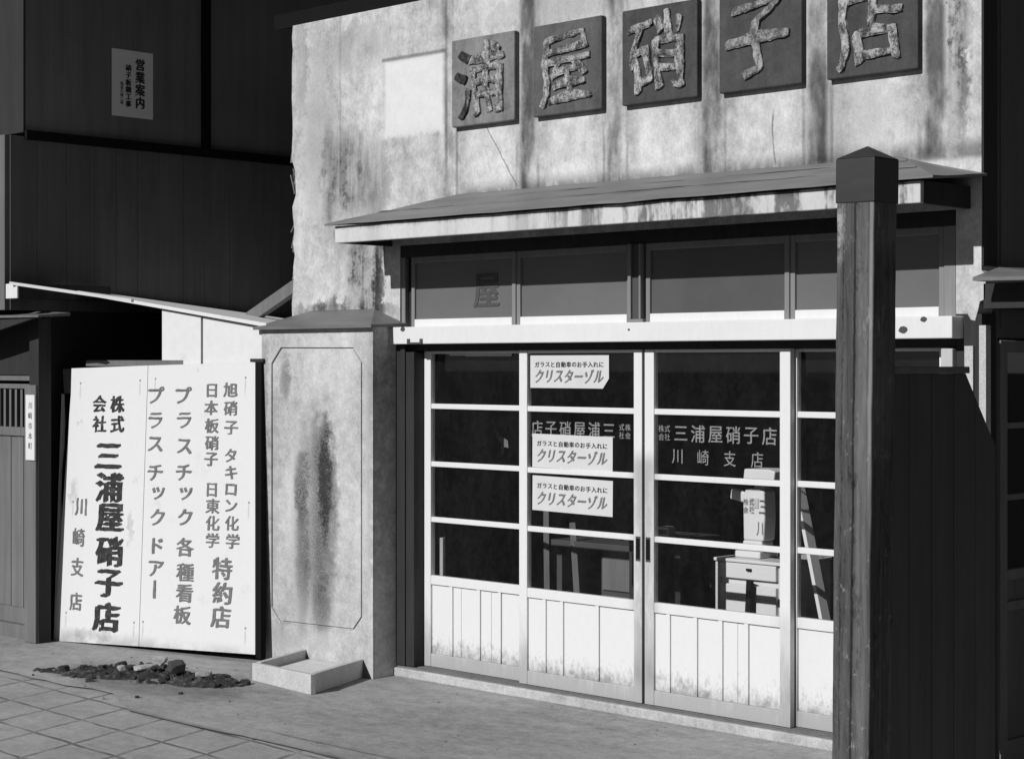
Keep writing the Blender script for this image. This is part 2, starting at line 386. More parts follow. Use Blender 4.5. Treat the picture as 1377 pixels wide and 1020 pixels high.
# ------------------------------------------------------------------ ground
GZ = -.06
MB().add([(-300, -300, GZ - .012), (300, -300, GZ - .012), (300, 300, GZ - .012), (-300, 300, GZ - .012)], [(0, 1, 2, 3)]).build('road', M['ground'], kind='structure')
def sheet(name, m, outline, z):
    return MB().add([(x, y, z) for x, y in outline], [tuple(range(len(outline)))]).build(name, m, kind='structure')
sheet('pavement', M['tiles'], [(-14, -2.95), (14, -2.95), (14, -1.35), (-14, -1.35)], GZ - .008)
ap = [(14, -1.66), (14, .0), (-2.6, .0), (-14, .0), (-14, -1.46), (-1.6, -1.455)]
rr = random.Random(4)
ap += [(-1.6 + i * .1, -1.455 + rr.uniform(-.025, .03)) for i in range(1, 11)] + [(-.24, -1.655)]
ap += [(-.24 + i * .15, -1.655 + rr.uniform(-.012, .008)) for i in range(1, 30)]
sheet('apron', M['apron'], ap, GZ)

# ------------------------------------------------------------------ the glass shop
shop = thing('glass_shop', 'two storey shop with stained plaster front, tin canopy and white glazed sliding doors', 'building', (0, 0, 0))
m = MB()
jag = []
rr = random.Random(9)
for i in range(26):
    z = 1.86 + i * (3.63 - 1.86) / 25
    d = rr.uniform(-.006, .008)
    if 2.1 < z < 2.85: d += rr.uniform(0, .035)
    jag.append((-.994 + d, z))
m.prism([(3.52, 2.3), (3.52, 3.63)] + jag[::-1] + [(-.994, -.06), (-.06, -.06), (-.06, 2.3)], 'y', 0, .12)
m.prism([(3.40, 2.2995), (3.40, 1.86), (3.455, 1.86), (3.47, 1.835), (3.49, 1.83), (3.505, 1.88), (3.512, 1.91), (3.535, 1.92), (3.54, 2.02), (3.52, 2.04), (3.52, 2.2995)], 'y', 0, .12)
m.build('front_wall', M['plaster'], shop)
MB().box(3.5203, 3.527, .006, .12, 2.06, 3.63).build('corner_board', M['darkwood'], shop)
# splintered edge at the left corner
m = MB(); rr = random.Random(3)
for i in range(34):
    z = rr.uniform(2.0, 2.86); x = -1.0 + rr.uniform(-.012, .01); L = rr.uniform(.03, .11)
    m.bar((x, .03 + rr.uniform(-.02, .03), z), (x + rr.uniform(-.025, .02), .03 + rr.uniform(-.02, .03), z + L * rr.choice((-1, 1))), rr.uniform(.006, .022), rr.uniform(.006, .014))
m.build('broken_lath', M['housewood'], shop)
# rest of the body
MB().box(-.99, -.90, .12, 6, -.06, 3.6).build('side_wall', M['housewood2'], shop)
m = MB().box(3.42, 3.515, .121, .14, -.06, 3.6).box(3.42, 3.515, 1.04, 6, -.06, 3.6).box(3.42, 3.515, .14, 1.04, 1.76, 3.6)
for k in range(12): m.box(3.515, 3.521, .16 + k * .48, .172 + k * .48, 1.8, 3.6)
m.build('side_wall', M['housewood2'], shop)
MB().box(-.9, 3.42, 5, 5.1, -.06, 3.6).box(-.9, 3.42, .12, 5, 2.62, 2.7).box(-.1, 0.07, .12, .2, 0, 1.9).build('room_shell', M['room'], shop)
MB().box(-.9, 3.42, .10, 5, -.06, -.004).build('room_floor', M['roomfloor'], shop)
r = MB().hull([(-1.2, .03, 3.72), (3.9, .03, 3.72), (3.9, 6, 5.2), (-1.2, 6, 5.2)], [(-1.2, .03, 3.632), (3.9, .03, 3.632), (3.9, 6, 5.1), (-1.2, 6, 5.1)]).build('roof', M['black'], shop)
# canopy: hipped tin roof, painted fascia, dark soffit
EX0, EX1, EY = -.205, 3.545, -.425
top0, top1 = (.40, -.001, 2.555), (3.13, -.001, 2.545)
A, B, C_, D = (EX0, EY, 2.405), (EX1, EY, 2.405), (EX1, -.001, 2.44), (EX0, -.001, 2.44)
can = MB().add([A, B, C_, D, top0, top1, (EX0, EY, 2.395), (EX1, EY, 2.395), (EX1, -.001, 2.43), (EX0, -.001, 2.43)],
   [(0, 1, 5, 4), (1, 2, 5), (3, 0, 4), (0, 6, 7, 1), (1, 7, 8, 2), (0, 3, 9, 6), (6, 9, 8, 7), (2, 3, 4, 5), (3, 2, 8, 9)]).build('canopy_roof', M['sheet'], shop); rough(can, .15, .005, 4)
m = MB()
for k in (2, 3.7):
    t = k / 5; y = EY + (0 - EY) * t; z = 2.405 + .145 * t + .003
    m.bar((EX0 + .6 * t + .02, y, z), (EX1 - .4 * t - .02, y, z - .004 * t), .010, .004)
rough(m.build('canopy_seam', M['sheet'], can), .1, .004, 5)
MB().box(-.15, 3.47, -.395, -.365, 2.30, 2.391).build('canopy_fascia', M['fascia'], shop, .004)
MB().box(-.15, -.125, -.364, -.001, 2.30, 2.392).build('canopy_end_board', M['darkwood'], shop)
MB().box(3.445, 3.47, -.364, -.001, 2.30, 2.392).build('canopy_end_board', M['darkwood'], shop)
MB().box(-.124, 3.444, -.364, -.002, 2.335, 2.36).build('canopy_soffit', M['black'], shop)  # black colour deepens the shade under the canopy
MB().box(-.055, 3.395, .0, .12, 2.235, 2.298).build('transom_head', M['darkwood'], shop)
# lintel with small dark bracket, dark door head below
lin = MB().box(-.055, 3.434, -.09, .028, 1.757, 1.850).build('lintel', M['white'], shop, .004)
MB().box(.10, .118, -.098, -.0905, 1.760, 1.785).box(.20, .218, -.098, -.0905, 1.760, 1.785).box(.10, .218, -.097, -.0905, 1.757, 1.766).build('bracket', M['greysteel'], lin)
for x, z, r_ in ((3.20, 1.795, .022), (3.30, 1.838, .016), (1.67, 1.815, .007), (.06, 1.838, .018)):
    MB().prism([(x + r_ * math.cos(a * .7) * (1 + .2 * math.sin(a * 3)), z + r_ * .7 * math.sin(a * .7)) for a in range(9)], 'y', -.0925, -.0902).build('knot', M['greysteel'], lin)
MB().box(-.055, 3.40, .0, .11, 1.722, 1.7565).build('door_head', M['darkwood'], shop)
MB().box(-.055, 3.40, .0285, .11, 1.757, 1.88).build('door_head', M['darkwood'], shop)
MB().box(-.055, .083, -.03, .115, 0, 1.7145).box(-.055, .02, -.04, -.0305, 0, 1.7545).build('door_jamb', M['darkwood'], shop, .004)
MB().box(3.345, 3.40, -.03, .115, 0, 1.7145).build('door_jamb', M['white_dull'], shop, .004)
MB().box(3.401, 3.52, .002, .12, -.06, 1.859).build('corner_board', M['darkwood'], shop)
MB().box(3.447, 3.487, -.012, .0015, .1, 1.725).build('corner_trim', M['trough'], shop)
MB().box(3.5205, 3.552, -.02, .02, .1, 1.81).build('corner_trim', M['trough'], shop)
# step and sill grooves
MB().box(-.056, 3.42, -.058, .12, -.061, -.012).build('door_step', M['step'], shop, .006)
for a, b, h in ((-.035, -.012, -.004), (-.004, .036, -.002), (.045, .083, -.002)): MB().box(-.05, 3.40, a, b, -.0115, h).build('door_rail', M['gatewood'], shop, .002)
# transom windows
def transom(x0, x1, yf):
    m = MB().box(x0, x0 + .026, yf, yf + .03, 1.8505, 2.234).box(x1 - .026, x1, yf, yf + .03, 1.8505, 2.234)
    m.box(x0 + .026, x1 - .026, yf, yf + .03, 2.20, 2.234)
    f = m.build('transom_window', M['sash_grey'], shop, .003)
    MB().box(x0 + .0262, x1 - .0262, yf - .001, yf + .03, 1.8505, 1.893).build('bottom_rail', M['white'], f, .003)
    MB().box(x0 + .027, x1 - .027, yf + .012, yf + .017, 1.8935, 2.199).build('pane', M['frost'], f)
    return f
t1 = transom(.03, .822, .0); transom(.824, 1.60, .006); transom(1.70, 2.545, .0); transom(2.547, 3.34, .006)
lettering(MB(), [('屋', 0, 0, .20, .20)], .03).build('lettering', M['frost_mark'], t1).location = (.60, .0105, 2.035)
m = MB().box(1.602, 1.698, -.022, .03, 1.8505, 1.868).box(1.602, 1.622, -.022, .03, 1.868, 2.234).box(1.672, 1.684, -.022, .03, 1.868, 2.234)
pc = m.build('transom_post', M['sash_grey'], shop, .003)
MB().box(1.6225, 1.6715, -.008, .02, 1.8685, 2.234).build('inlay', M['greysteel'], pc)
MB().box(-.05, -.02, .0, .03, 1.8505, 2.234).build('transom_post', M['sash_grey'], shop, .003)
MB().box(3.342, 3.398, .0, .03, 1.8505, 2.234).build('transom_post', M['sash_grey'], shop, .003)
MB().box(-.055, 3.40, .032, .05, 1.88, 2.234).build('transom_backing', M['darkwood'], shop)
# sliding doors
RAILS = (1.419, 1.104, .802)
def door(x0, x1, yf, sl, sr, bats):
    T = .035
    m = MB().box(x0, x0 + sl, yf, yf + T, .0, 1.72).box(x1 - sr, x1, yf, yf + T, .0, 1.72)
    a, b = x0 + sl, x1 - sr
    m.box(a, b, yf + .003, yf + T, 1.705, 1.72)
    for z in RAILS: m.box(a, b, yf + .004, yf + T - .004, z - .014, z + .014)
    m.box(a, b, yf + .002, yf + T, .448, .497).box(a, b, yf + .002, yf + T, .0, .072)
    d = m.build('sliding_door', M['stile'], shop, .003)
    zs = (.497,) + tuple(reversed(RAILS)) + (1.719,)
    for i in range(4):
        z0 = zs[i] + (.014 if i else 0) + .0005; z1 = zs[i + 1] - (.014 if i < 3 else .014) - .0005
        MB().box(a + .0005, b - .0005, yf + .016, yf + .019, z0, z1).build('pane', M['glass'], d)
    k = MB(); n = 3; st = (b - a) / n
    for i in range(n): k.box(a + st * i + .0008, a + st * (i + 1) - .0008, yf + .013 + .0006 * (i % 3), yf + .024, .0725, .4475)
    k.build('kick_panel', M['kick'], d)
    bt = MB()
    for x in bats: bt.box(x - .012, x + .012, yf + .004, yf + .0125, .0725, .4475)
    bt.build('panel_batten', M['kick'], d, .002)
    return d
d1 = door(.086, .862, .045, .050, .046, (.29, .50, .655))
d2 = door(.848, 1.675, .0, .056, .052, (1.02, 1.14, 1.38))
d3 = door(1.692, 2.551, .0, .058, .058, (1.835, 2.0, 2.15, 2.30))
d4 = door(2.50, 3.342, .045, .056, .05, (2.83, 3.05))
for d, x in ((d2, 1.652), (d3, 1.715)):
    m = MB()
    m.box(x - .011, x + .011, -.0025, .001, .70, .80)
    m.build('pull', M['black'], d, .001)
    MB().box(x - .015, x + .015, -.0015, .0008, .69, .81).build('pull_plate', M['greysteel'], d)
lw = MB(); lettering(lw, [('株', 1.786, 1.338, .035, .036), ('式', 1.824, 1.338, .035, .036), ('会', 1.786, 1.298, .035, .036), ('社', 1.824, 1.298, .035, .036)], .008); lw.build('lettering', M['glasspaint'], d3).location = (0, .0145, 0); lw = MB(); lettering(lw, row('三浦屋硝子店', 1.855, 2.478, 1.318, .088, .86), .012)
lw.build('lettering', M['glasspaint'], d3).location = (0, .0145, 0); lw = MB()
lettering(lw, [(c, 1.885 + i * .157, 1.207, .075, .078) for i, c in enumerate('川崎支店')], .008)
lw.build('lettering', M['glasspaint'], d3).location = (0, .0145, 0)
lw = MB(); lettering(lw, row('店子硝屋浦三', .915, 1.50, 1.318, .088, .86), .012); lw.build('lettering', M['glasspaint'], d2).location = (0, .0145, 0); lw = MB(); lettering(lw, [('式', 1.535, 1.338, .035, .036), ('株', 1.575, 1.338, .035, .036), ('社', 1.535, 1.298, .035, .036), ('会', 1.575, 1.298, .035, .036)], .012)
lw.build('lettering', M['glasspaint'], d2).location = (0, .0145, 0)

# concrete pillar against the front, with an eight-cornered panel line and a tin cap
pil = MB().box(-1.013, -.05, -.20, -.001, -.061, 1.86).build('pillar', M['pillar'], shop, .006)
oc = [(-.84, 1.745), (-.21, 1.74), (-.137, 1.665), (-.137, .265), (-.21, .185), (-.84, .17), (-.925, .25), (-.925, 1.655)]
ins = [(-.84 + .008, 1.733), (-.215, 1.728), (-.149, 1.66), (-.149, .27), (-.215, .197), (-.835, .182), (-.913, .256), (-.913, 1.65)]
MB().box(-1.0135, -.0495, -.2105, -.2, -.0605, .168).build('skirt', M['pillar'], pil, .002)
pm = MB()
outer = [(-1.0135, 1.859), (-.0495, 1.859), (-.0495, .1685), (-1.0135, .1685)]
# raised border as a ring of quads (outer rectangle split at the octagon corners)
Rg = [(-.84, 1.859), (-.21, 1.859), (-.0495, 1.665), (-.0495, .265), (-.21, .1685), (-.84, .1685), (-1.0135, .25), (-1.0135, 1.655)]
cor = {1: (-.0495, 1.859), 3: (-.0495, .1685), 5: (-1.0135, .1685), 7: (-1.0135, 1.859)}
for i in range(8):
    j = (i + 1) % 8
    poly = [Rg[i]] + ([cor[i]] if i in cor else []) + [Rg[j], oc[j], oc[i]]
    if abs((oc[i][1] - Rg[i][1])) + abs(oc[i][0] - Rg[i][0]) < 1e-6: poly = poly[:-1]
    pm.prism(poly, 'y', -.2105, -.2)
pm.build('panel_border', M['pillar'], pil)
pm = MB(); pm.prism(ins, 'y', -.2095, -.2); pm.build('raised_panel', M['pillar'], pil, .003)
e = [(-1.045, -.25, 1.862), (-.02, -.25, 1.862), (-.02, -.001, 1.872), (-1.045, -.001, 1.872)]
cap = MB().add(e + [(x, y, z - .016) for x, y, z in e] + [(-.81, -.001, 1.958), (-.27, -.001, 1.958)],
  [(0, 1, 9, 8), (1, 2, 9), (3, 0, 8), (0, 4, 5, 1), (1, 5, 6, 2), (0, 3, 7, 4), (4, 7, 6, 5), (2, 3, 8, 9), (3, 2, 6, 7)]).build('pillar_cap', M['capsheet'], shop)

# side door of the shop and its little roof
sdr = MB()
sdr.box(3.50, 3.53, .141, .20, -.05, 1.75).box(3.50, 3.53, .98, 1.039, -.05, 1.75)
for z0, z1 in ((1.70, 1.75), (1.375, 1.40), (1.07, 1.095), (.73, .775), (-.05, .05), (.60, .64)): sdr.box(3.502, 3.528, .20, .98, z0, z1)
for y in (.40, .58, .78): sdr.box(3.505, 3.524, y - .012, y + .012, .05, .60)
sd_ = sdr.build('side_door', M['sash_grey'], shop, .003)
MB().box(3.512, 3.516, .2005, .9795, .7755, 1.0695).box(3.512, 3.516, .2005, .9795, 1.0955, 1.3745).box(3.512, 3.516, .2005, .9795, 1.4005, 1.6995).build('pane', M['glass'], sd_)
MB().box(3.508, 3.514, .2005, .9795, .0505, .5995).box(3.508, 3.514, .2005, .9795, .6405, .7295).build('kick_panel', M['housewood'], sd_)
MB().hull([(3.56, -.14, 2.005), (3.95, -.14, 2.0), (3.95, 1.25, 2.0), (3.53, 1.25, 2.08), (3.60, -.0, 2.05)], [(3.56, -.14, 1.99), (3.95, -.14, 1.985), (3.95, 1.25, 1.985), (3.53, 1.25, 1.985), (3.60, -.0, 1.985)]).build('side_canopy', M['capsheet'], shop)
MB().box(3.53, 3.90, .0, 1.2, 1.88, 1.984).build('side_canopy_beam', M['darkwood'], shop)

# ------------------------------------------------------------------ letter boards on the facade
PL = [(.386, '浦', 'first', 'grey carved board with chipped character at the left end of the row, dark dots showing', '浦'),
      (.983, '屋', '', 'grey carved board second from left, pale character with a sweeping left stroke', '屋'),
      (1.580, '硝', '', 'dark carved board in the middle of the row with a dense flaking character', '硝'),
      (2.175, '子', '', 'dark carved board second from right with a faint worn character', '子'),
      (2.774, '店', '', 'carved board at the right end of the row nearest the wall corner, bright boxy character', '店')]
for x, ch, _, lab, _c in PL:
    p = thing('letter_board', lab, 'sign board', (x + .232, -.001, 2.908), 0, 'carved letter boards on the shop front')
    MB().box(-.232, .232, -.036, 0, 0, .462).build('board', M['plaque'], p, .006)
    m = MB(); lettering(m, [(ch, .0, .232, .375, .40)], .02, .009, -.06)
    m.v = [(x + .012 * math.sin(z * 21 + x * 9), y, z + .014 * math.sin(x * 17 + 1) + .05 * x) for x, y, z in m.v]
    c = m.build('character', M['letter'], p); c.location = (-.012, -.0365, 0)
    rough(c, .025, .0065, 24, x * 10)

# ------------------------------------------------------------------ posters on the door glass
def poster(x, z, w, h, label, y=.0105, tilt=0, cut=False):
    t = thing('poster', label, 'poster', (x, y, z), 0, 'printed posters on the door glass')
    poly = [(0, 0), (w, 0), (w, h), (0, h)] if not cut else [(0, 0), (w - .04, 0), (w, .05), (w, h), (0, h)]
    MB().prism(poly, 'y', .001, .0035).build('sheet', M['paper'], t)
    a = MB(); lettering(a, row('ガラスと自動車のお手入れに', .03, w - .03, h * .72, .030, .95), .02, .0008)
    a.build('lettering', M['ink'], t)
    a = MB(); lettering(a, row('クリスターゾル', .03, w - .03, h * .36, .075, .95), .05, .0008, .25)
    a.build('lettering', M['ink_grey'], t)
    t.rotation_euler = (0, tilt, 0); return t
poster(.918, 1.527, .535, .166, 'white printed poster with a torn corner in the top pane', cut=True)
poster(.932, 1.120, .545, .172, 'white printed poster in the second pane below pale window lettering', tilt=.006)
poster(.932, .900, .545, .178, 'white printed poster in the third pane, lowest of the three', tilt=.012)
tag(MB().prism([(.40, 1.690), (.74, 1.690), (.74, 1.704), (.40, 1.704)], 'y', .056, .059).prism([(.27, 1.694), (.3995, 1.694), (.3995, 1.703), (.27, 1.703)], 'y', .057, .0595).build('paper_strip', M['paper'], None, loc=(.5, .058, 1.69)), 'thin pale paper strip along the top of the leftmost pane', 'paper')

# ------------------------------------------------------------------ things inside the shop
cab = thing('cabinet', 'white enamel cabinet with two sunlit drawers behind the third sliding door', 'cabinet', (1.91, .57, 0))
MB().box(-.22, .20, 0, .40, 0, .655).build('body', M['whitebox'], cab, .004)
MB().box(-.225, .205, -.025, .41, .6555, .672).build('top', M['whitebox'], cab, .004)
MB().box(-.18, .165, -.022, -.0005, .575, .652).build('drawer', M['whitebox'], cab, .004)
MB().box(-.18, .165, -.022, -.0005, .05, .545).build('drawer', M['whitebox'], cab, .004)
MB().box(-.215, -.185, -.015, -.0005, .0, .65).build('trim', M['trough'], cab, .003)
MB().box(-.01, .02, -.034, -.0225, .618, .630).build('handle', M['black'], cab, .002)
tag(MB().bar((1.925, .50, 0), (1.935, .525, .575), .042, .02).build('iron_bar', M['black'], None, .002, loc=(1.925, .5, 0)), 'dark upright bar leaning before the white cabinet', 'bar')
mc = thing('scale', 'pale upright weighing machine on top of the white cabinet', 'scale', (1.855, .66, .6725))
MB().box(-.09, .07, -.04, .12, 0, .035).prism([(-.075, .035), (.06, .035), (.05, .085), (-.065, .085)], 'y', .0, .1).build('base', M['whitebox'], mc, .008)
MB().prism([(-.062, .085), (.062, .085), (.070, .20), (.066, .335), (.03, .352), (-.05, .345), (-.066, .30)], 'y', 0, .1).build('column', M['whitebox'], mc, .008)
MB().bar((-.15, .03, .315), (-.062, .03, .30), .05, .055).build('arm', M['whitebox'], mc, .01)
MB().prism([(-.045, .372), (.145, .368), (.155, .44), (.12, .45), (-.035, .448)], 'y', -.03, .13).box(-.01, .05, .02, .08, .345, .37).build('tray', M['whitebox'], mc, .006)
MB().box(-.02, .035, -.004, -.0005, .25, .30).build('dial', M['trough'], mc)
dk = thing('desk', 'dark grey steel desk with drawers behind the second sliding door', 'desk', (.58, .92, 0))
MB().box(-.36, .40, 0, .5, .60, .64).build('top', M['greysteel'], dk, .004)
MB().box(.0, .38, .03, .48, 0, .5995).build('pedestal', M['greysteel'], dk, .004)
MB().box(.02, .36, .015, .0295, .38, .57).build('drawer', M['gatewood'], dk, .004)
MB().box(.02, .36, .015, .0295, .05, .35).build('drawer', M['gatewood'], dk, .004)
MB().box(-.34, -.30, .03, .07, 0, .5995).build('leg', M['greysteel'], dk)
MB().box(-.34, -.30, .43, .47, 0, .5995).build('leg', M['greysteel'], dk)
bx = thing('small_box', 'small white carton standing on the bench beside the third door', 'box', (1.12, .86, .722))
MB().box(-.035, .045, -.03, .03, 0, .05).build('body', M['whitebox'], bx, .003)
MB().box(-.025, .035, -.033, -.0305, .012, .036).build('label_patch', M['ink_grey'], bx)
bn = thing('bench', 'low dark work bench behind the third sliding door', 'bench', (1.12, .86, 0))
MB().box(-.22, .18, -.12, .25, .69, .7215).build('top', M['greysteel'], bn, .003)
for sx in (-.18, .14):
    for sy in (-.09, .21): MB().box(sx, sx + .035, sy, sy + .035, 0, .6895).build('leg', M['darkwood'], bn)
tag(MB().bar((.26, .85, .0), (.15, .95, 1.0), .03, .02).build('lath', M['housewood'], None, loc=(.26, .85, 0)), 'left of two grey laths leaning inside the second door', 'lath', 'laths leaning inside')
tag(MB().bar((.56, .80, .0), (.36, .95, .74), .03, .02).build('lath', M['housewood'], None, loc=(.56, .80, 0)), 'right one of two grey laths leaning inside the second door', 'lath', 'laths leaning inside')
tag(MB().bar((2.57, .40, .0), (2.30, .42, 1.08), .062, .02).build('plank', M['whitebox'], None, .002, loc=(2.57, .40, 0)), 'white sunlit plank leaning inside the rightmost door', 'plank')
tag(MB().box(.15, .175, .10, .12, 0, .70).build('glazing_bar', M['lath'], None, .002, loc=(.16, .11, 0)), 'pale upright strip standing behind the lowest pane of the leftmost door', 'strip')
m = MB().prism([(.08, 1.28), (.12, 1.245), (.185, 1.215), (.19, 1.175), (.155, 1.18), (.15, 1.14), (.13, 1.15), (.135, 1.195), (.10, 1.225)], 'y', .60, .604)  # zigzag sheet modelled in place of a reflection in the glass
tag(m.build('pale_reflection', M['ink_grey'], None, loc=(.15, .6, 1.2)), 'pale zigzag shape standing in for a reflection in the leftmost door', 'paper')

# ------------------------------------------------------------------ trough in front of the pillar
tr = thing('planter', 'low pale concrete trough standing before the stained pillar', 'planter', (-.2, -.5, GZ))
def P(x, y, z): return (x + .2, y + .5, z - GZ)
FL, FR, BR, BL = Vector((-.49, -.69)), Vector((.08, -.755)), Vector((-.125, -.215)), Vector((-.645, -.215))
def wallq(a, b, t, h0, h1):
    d = (b - a).normalized(); n = Vector((-d.y, d.x)) * t
    q = [a, b, b + n, a + n]
    return [P(p.x, p.y, GZ + h) for p, h in zip(q, (h0, h1, h1, h0))], [P(p.x, p.y, GZ) for p in q]
for nm, a, b, h in (('front_board', FL, FR, (.095, .105)), ('side_board', FR + Vector((-.012, .033)), BR, (.1035, .10)), ('side_board', BL, FL + Vector((-.008, .033)), (.10, .095))):
    t_, b_ = wallq(a, b, .032, *h); MB().hull(t_, b_).build(nm, M['trough'], tr, .003)
q = [FL + Vector((.03, .036)), FR + Vector((-.05, .036)), BR + Vector((-.036, -.002)), BL + Vector((.036, -.002))]
MB().hull([P(p.x, p.y, GZ + .05) for p in q], [P(p.x, p.y, GZ + .001) for p in q]).build('filling', M['sand'], tr)

# ------------------------------------------------------------------ big white sign board leaning in the alley mouth
SGA = R(12.372)
sg = thing('sign_board', 'large white hand painted sign board covered in upright columns of characters', 'sign board', (-2.51, -.65, GZ), SGA)
lean = math.atan(.08 / 1.66)
RL = Matrix.Rotation(-lean, 4, 'X')
def sgb(name, m_, mb, y=0, bev=0, parent=None):
    o = mb.build(name, m_, parent or sg, bev)
    if parent is None: o.rotation_euler = (-lean, 0, 0)
    o.location = (0, 0, 0) if parent else RL @ Vector((0, y, 0))
    return o
rr = random.Random(2)
bl = [(.0 + rr.uniform(-.008, .006), v) for v in [1.5 - i * .15 for i in range(1, 10)]]
sgb('board', M['signwhite'], MB().prism([(.07, 1.527), (.068, 1.684), (.6995, 1.702), (.6995, .022), (-.004, 0)][:5][::-1] + bl[::-1] + [(-.01, 1.525)], 'y', 0, .025), 0)
sgb('board', M['signwhite'], MB().prism([(.7035, 1.702), (1.528, 1.721), (1.594, .046), (.7035, .022)], 'y', 0, .025), 0)
sgb('torn_corner', M['housewood'], MB().prism([(.0, 1.53), (.062, 1.53), (.062, 1.682), (-.02, 1.68)], 'y', .012, .024), 0)
sgb('batten', M['gatewood'], MB().box(.16, .95, .03, .07, 1.70, 1.735).box(.16, 1.5, .03, .06, .4, .48), 0)
sgb('edge_strip', M['black'], MB().prism([(1.535, 1.72), (1.572, 1.72), (1.633, .02), (1.598, .03)], 'y', .004, .05), 0)  # black strip paints the shaded gap between sign and pillar
sgb('edge_strip', M['darkwood'], MB().box(1.49, 1.585, .0, .05, 1.7225, 1.742), 0)
TX = {
'A': ([('旭',1.35,1.56),('硝',1.355,1.452),('子',1.365,1.339),('タ',1.366,1.179),('キ',1.375,1.08),('ロ',1.379,.981),('ン',1.383,.886),('化',1.393,.787),('学',1.403,.684)], .108, .090, .03, 'ink_grey'),
'B': ([('日',1.209,1.555),('本',1.207,1.454),('板',1.217,1.349),('硝',1.222,1.249),('子',1.22,1.153),('日',1.233,.975),('東',1.243,.88),('化',1.247,.781),('学',1.251,.681)], .108, .090, .03, 'ink_grey'),
'E': ([('特',1.331,.521),('約',1.337,.379),('店',1.331,.241)], .155, .135, .035, 'ink_grey'),
'C': ([('プ',.991,1.526),('ラ',1.003,1.377),('ス',1.01,1.223),('チ',1.011,1.069),('ッ',1.034,.946),('ク',1.034,.806),('各',1.041,.631),('種',1.048,.483),('看',1.047,.361),('板',1.035,.233)], .138, .114, .035, 'ink_grey'),
'D': ([('プ',.774,1.525),('ラ',.775,1.373),('ス',.781,1.231),('チ',.788,1.062),('ッ',.817,.939),('ク',.818,.797),('ド',.825,.625),('ア',.819,.492),('丨',.813,.368)], .138, .114, .035, 'ink_grey'),
'K': ([('株',.463,1.467),('式',.469,1.345)], .115, .107, .04, 'ink'),
'L': ([('会',.315,1.466),('社',.321,1.343)], .115, .107, .04, 'ink'),
'M': ([('三',.404,1.15),('浦',.42,.962),('屋',.434,.778),('硝',.437,.573),('子',.44,.38),('店',.431,.177)], .228, .188, .055, 'ink'),
'S': ([('川',.189,.833),('崎',.18,.646),('支',.176,.464),('店',.173,.254)], .108, .118, .03, 'ink_grey'),
}
for k, (chs, sx, sy, bold, mt) in TX.items():
    m = MB(); lettering(m, [(c, u, v, sx, sy) for c, u, v in chs], bold, .0015)
    rough(sgb('lettering', M[mt], m, -.0012), .03, .0032 if mt == 'ink_grey' else .0045, 26, len(k))

# ------------------------------------------------------------------ lean-to over the alley
sh = thing('alley_shed', 'white boarded lean-to with a pale sloping roof edge closing the alley', 'shed', (-2.51, -.53, 0), SGA)
# local x runs with the sign; heights from the ground
MB().prism([(.756, .3), (1.062, .3), (1.062, 1.932), (.756, 1.977)], 'y', -.002, .026).build('wall_board', M['shedwhite'], sh, .002)
MB().prism([(1.075, .3), (1.56, .3), (1.56, 1.859), (1.075, 1.930)], 'y', .002, .03).build('wall_board', M['shedwhite'], sh, .002)
MB().box(1.045, 1.085, .031, .06, .3, 1.92).build('stud', M['housewood'], sh)
MB().hull([(-.60, -.03, 2.203), (1.58, -.03, 1.884), (1.58, 1.6, 1.80), (-.60, 1.6, 2.10)], [(-.60, -.03, 2.186), (1.58, -.03, 1.862), (1.58, 1.6, 1.77), (-.60, 1.6, 2.07)]).build('roof', M['shedwhite'], sh)
MB().hull([(-.05, -.46, 2.145), (.66, -.165, 2.036), (.66, -.142, 2.036), (-.05, -.437, 2.145)], [(-.05, -.46, 2.128), (.66, -.165, 2.018), (.66, -.142, 2.018), (-.05, -.437, 2.128)]).build('verge_board', M['shedwhite'], sh)
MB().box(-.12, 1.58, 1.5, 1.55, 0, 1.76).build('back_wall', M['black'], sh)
bm_ = thing('beam', 'square beam with a white end sticking out at the far left', 'beam', (-2.49, -.95, 2.045))
MB().box(-.06, .07, .001, .65, 0, .09).build('timber', M['darkwood'], bm_)  # dark side and white end put shade and sun into the colour
MB().box(-.06, .07, -.012, .0005, 0, .09).build('lit_end', M['white'], bm_, .003)
br = MB().bar((-1.90, .4, 1.94), (-1.30, .4, 2.19), .05, .075).build('roof_brace', M['gatewood'], None, loc=(-1.9, .4, 1.94))
tag(br, 'grey slanting timber behind the top corner of the concrete pillar', 'beam')

# ------------------------------------------------------------------ dark timber house on the left
ho = thing('timber_house', 'dark two storey timber house in shade on the left with boarded side wall', 'house', (-2.6, -.7, GZ))
def H(b, name, m_, bev=0, parent=ho):
    o = b.build(name, m_, None, bev)
    bm = bmesh.new(); bm.from_mesh(o.data); bmesh.ops.translate(bm, vec=(2.6, .7, -GZ), verts=bm.verts); bm.to_mesh(o.data); bm.free()
    o.parent = parent; return o
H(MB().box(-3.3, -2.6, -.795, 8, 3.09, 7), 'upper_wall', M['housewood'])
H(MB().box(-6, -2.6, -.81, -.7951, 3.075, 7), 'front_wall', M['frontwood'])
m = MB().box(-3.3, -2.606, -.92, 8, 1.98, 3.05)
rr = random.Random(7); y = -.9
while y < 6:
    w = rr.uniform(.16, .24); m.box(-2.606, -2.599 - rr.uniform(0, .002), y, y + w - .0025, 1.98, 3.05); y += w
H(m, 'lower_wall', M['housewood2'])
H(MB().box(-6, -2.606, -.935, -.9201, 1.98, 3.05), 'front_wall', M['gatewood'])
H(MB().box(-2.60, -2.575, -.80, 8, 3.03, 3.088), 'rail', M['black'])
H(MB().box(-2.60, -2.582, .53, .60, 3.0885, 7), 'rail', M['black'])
H(MB().box(-2.60, -2.582, 2.4, 2.47, 3.0885, 7), 'rail', M['black'])
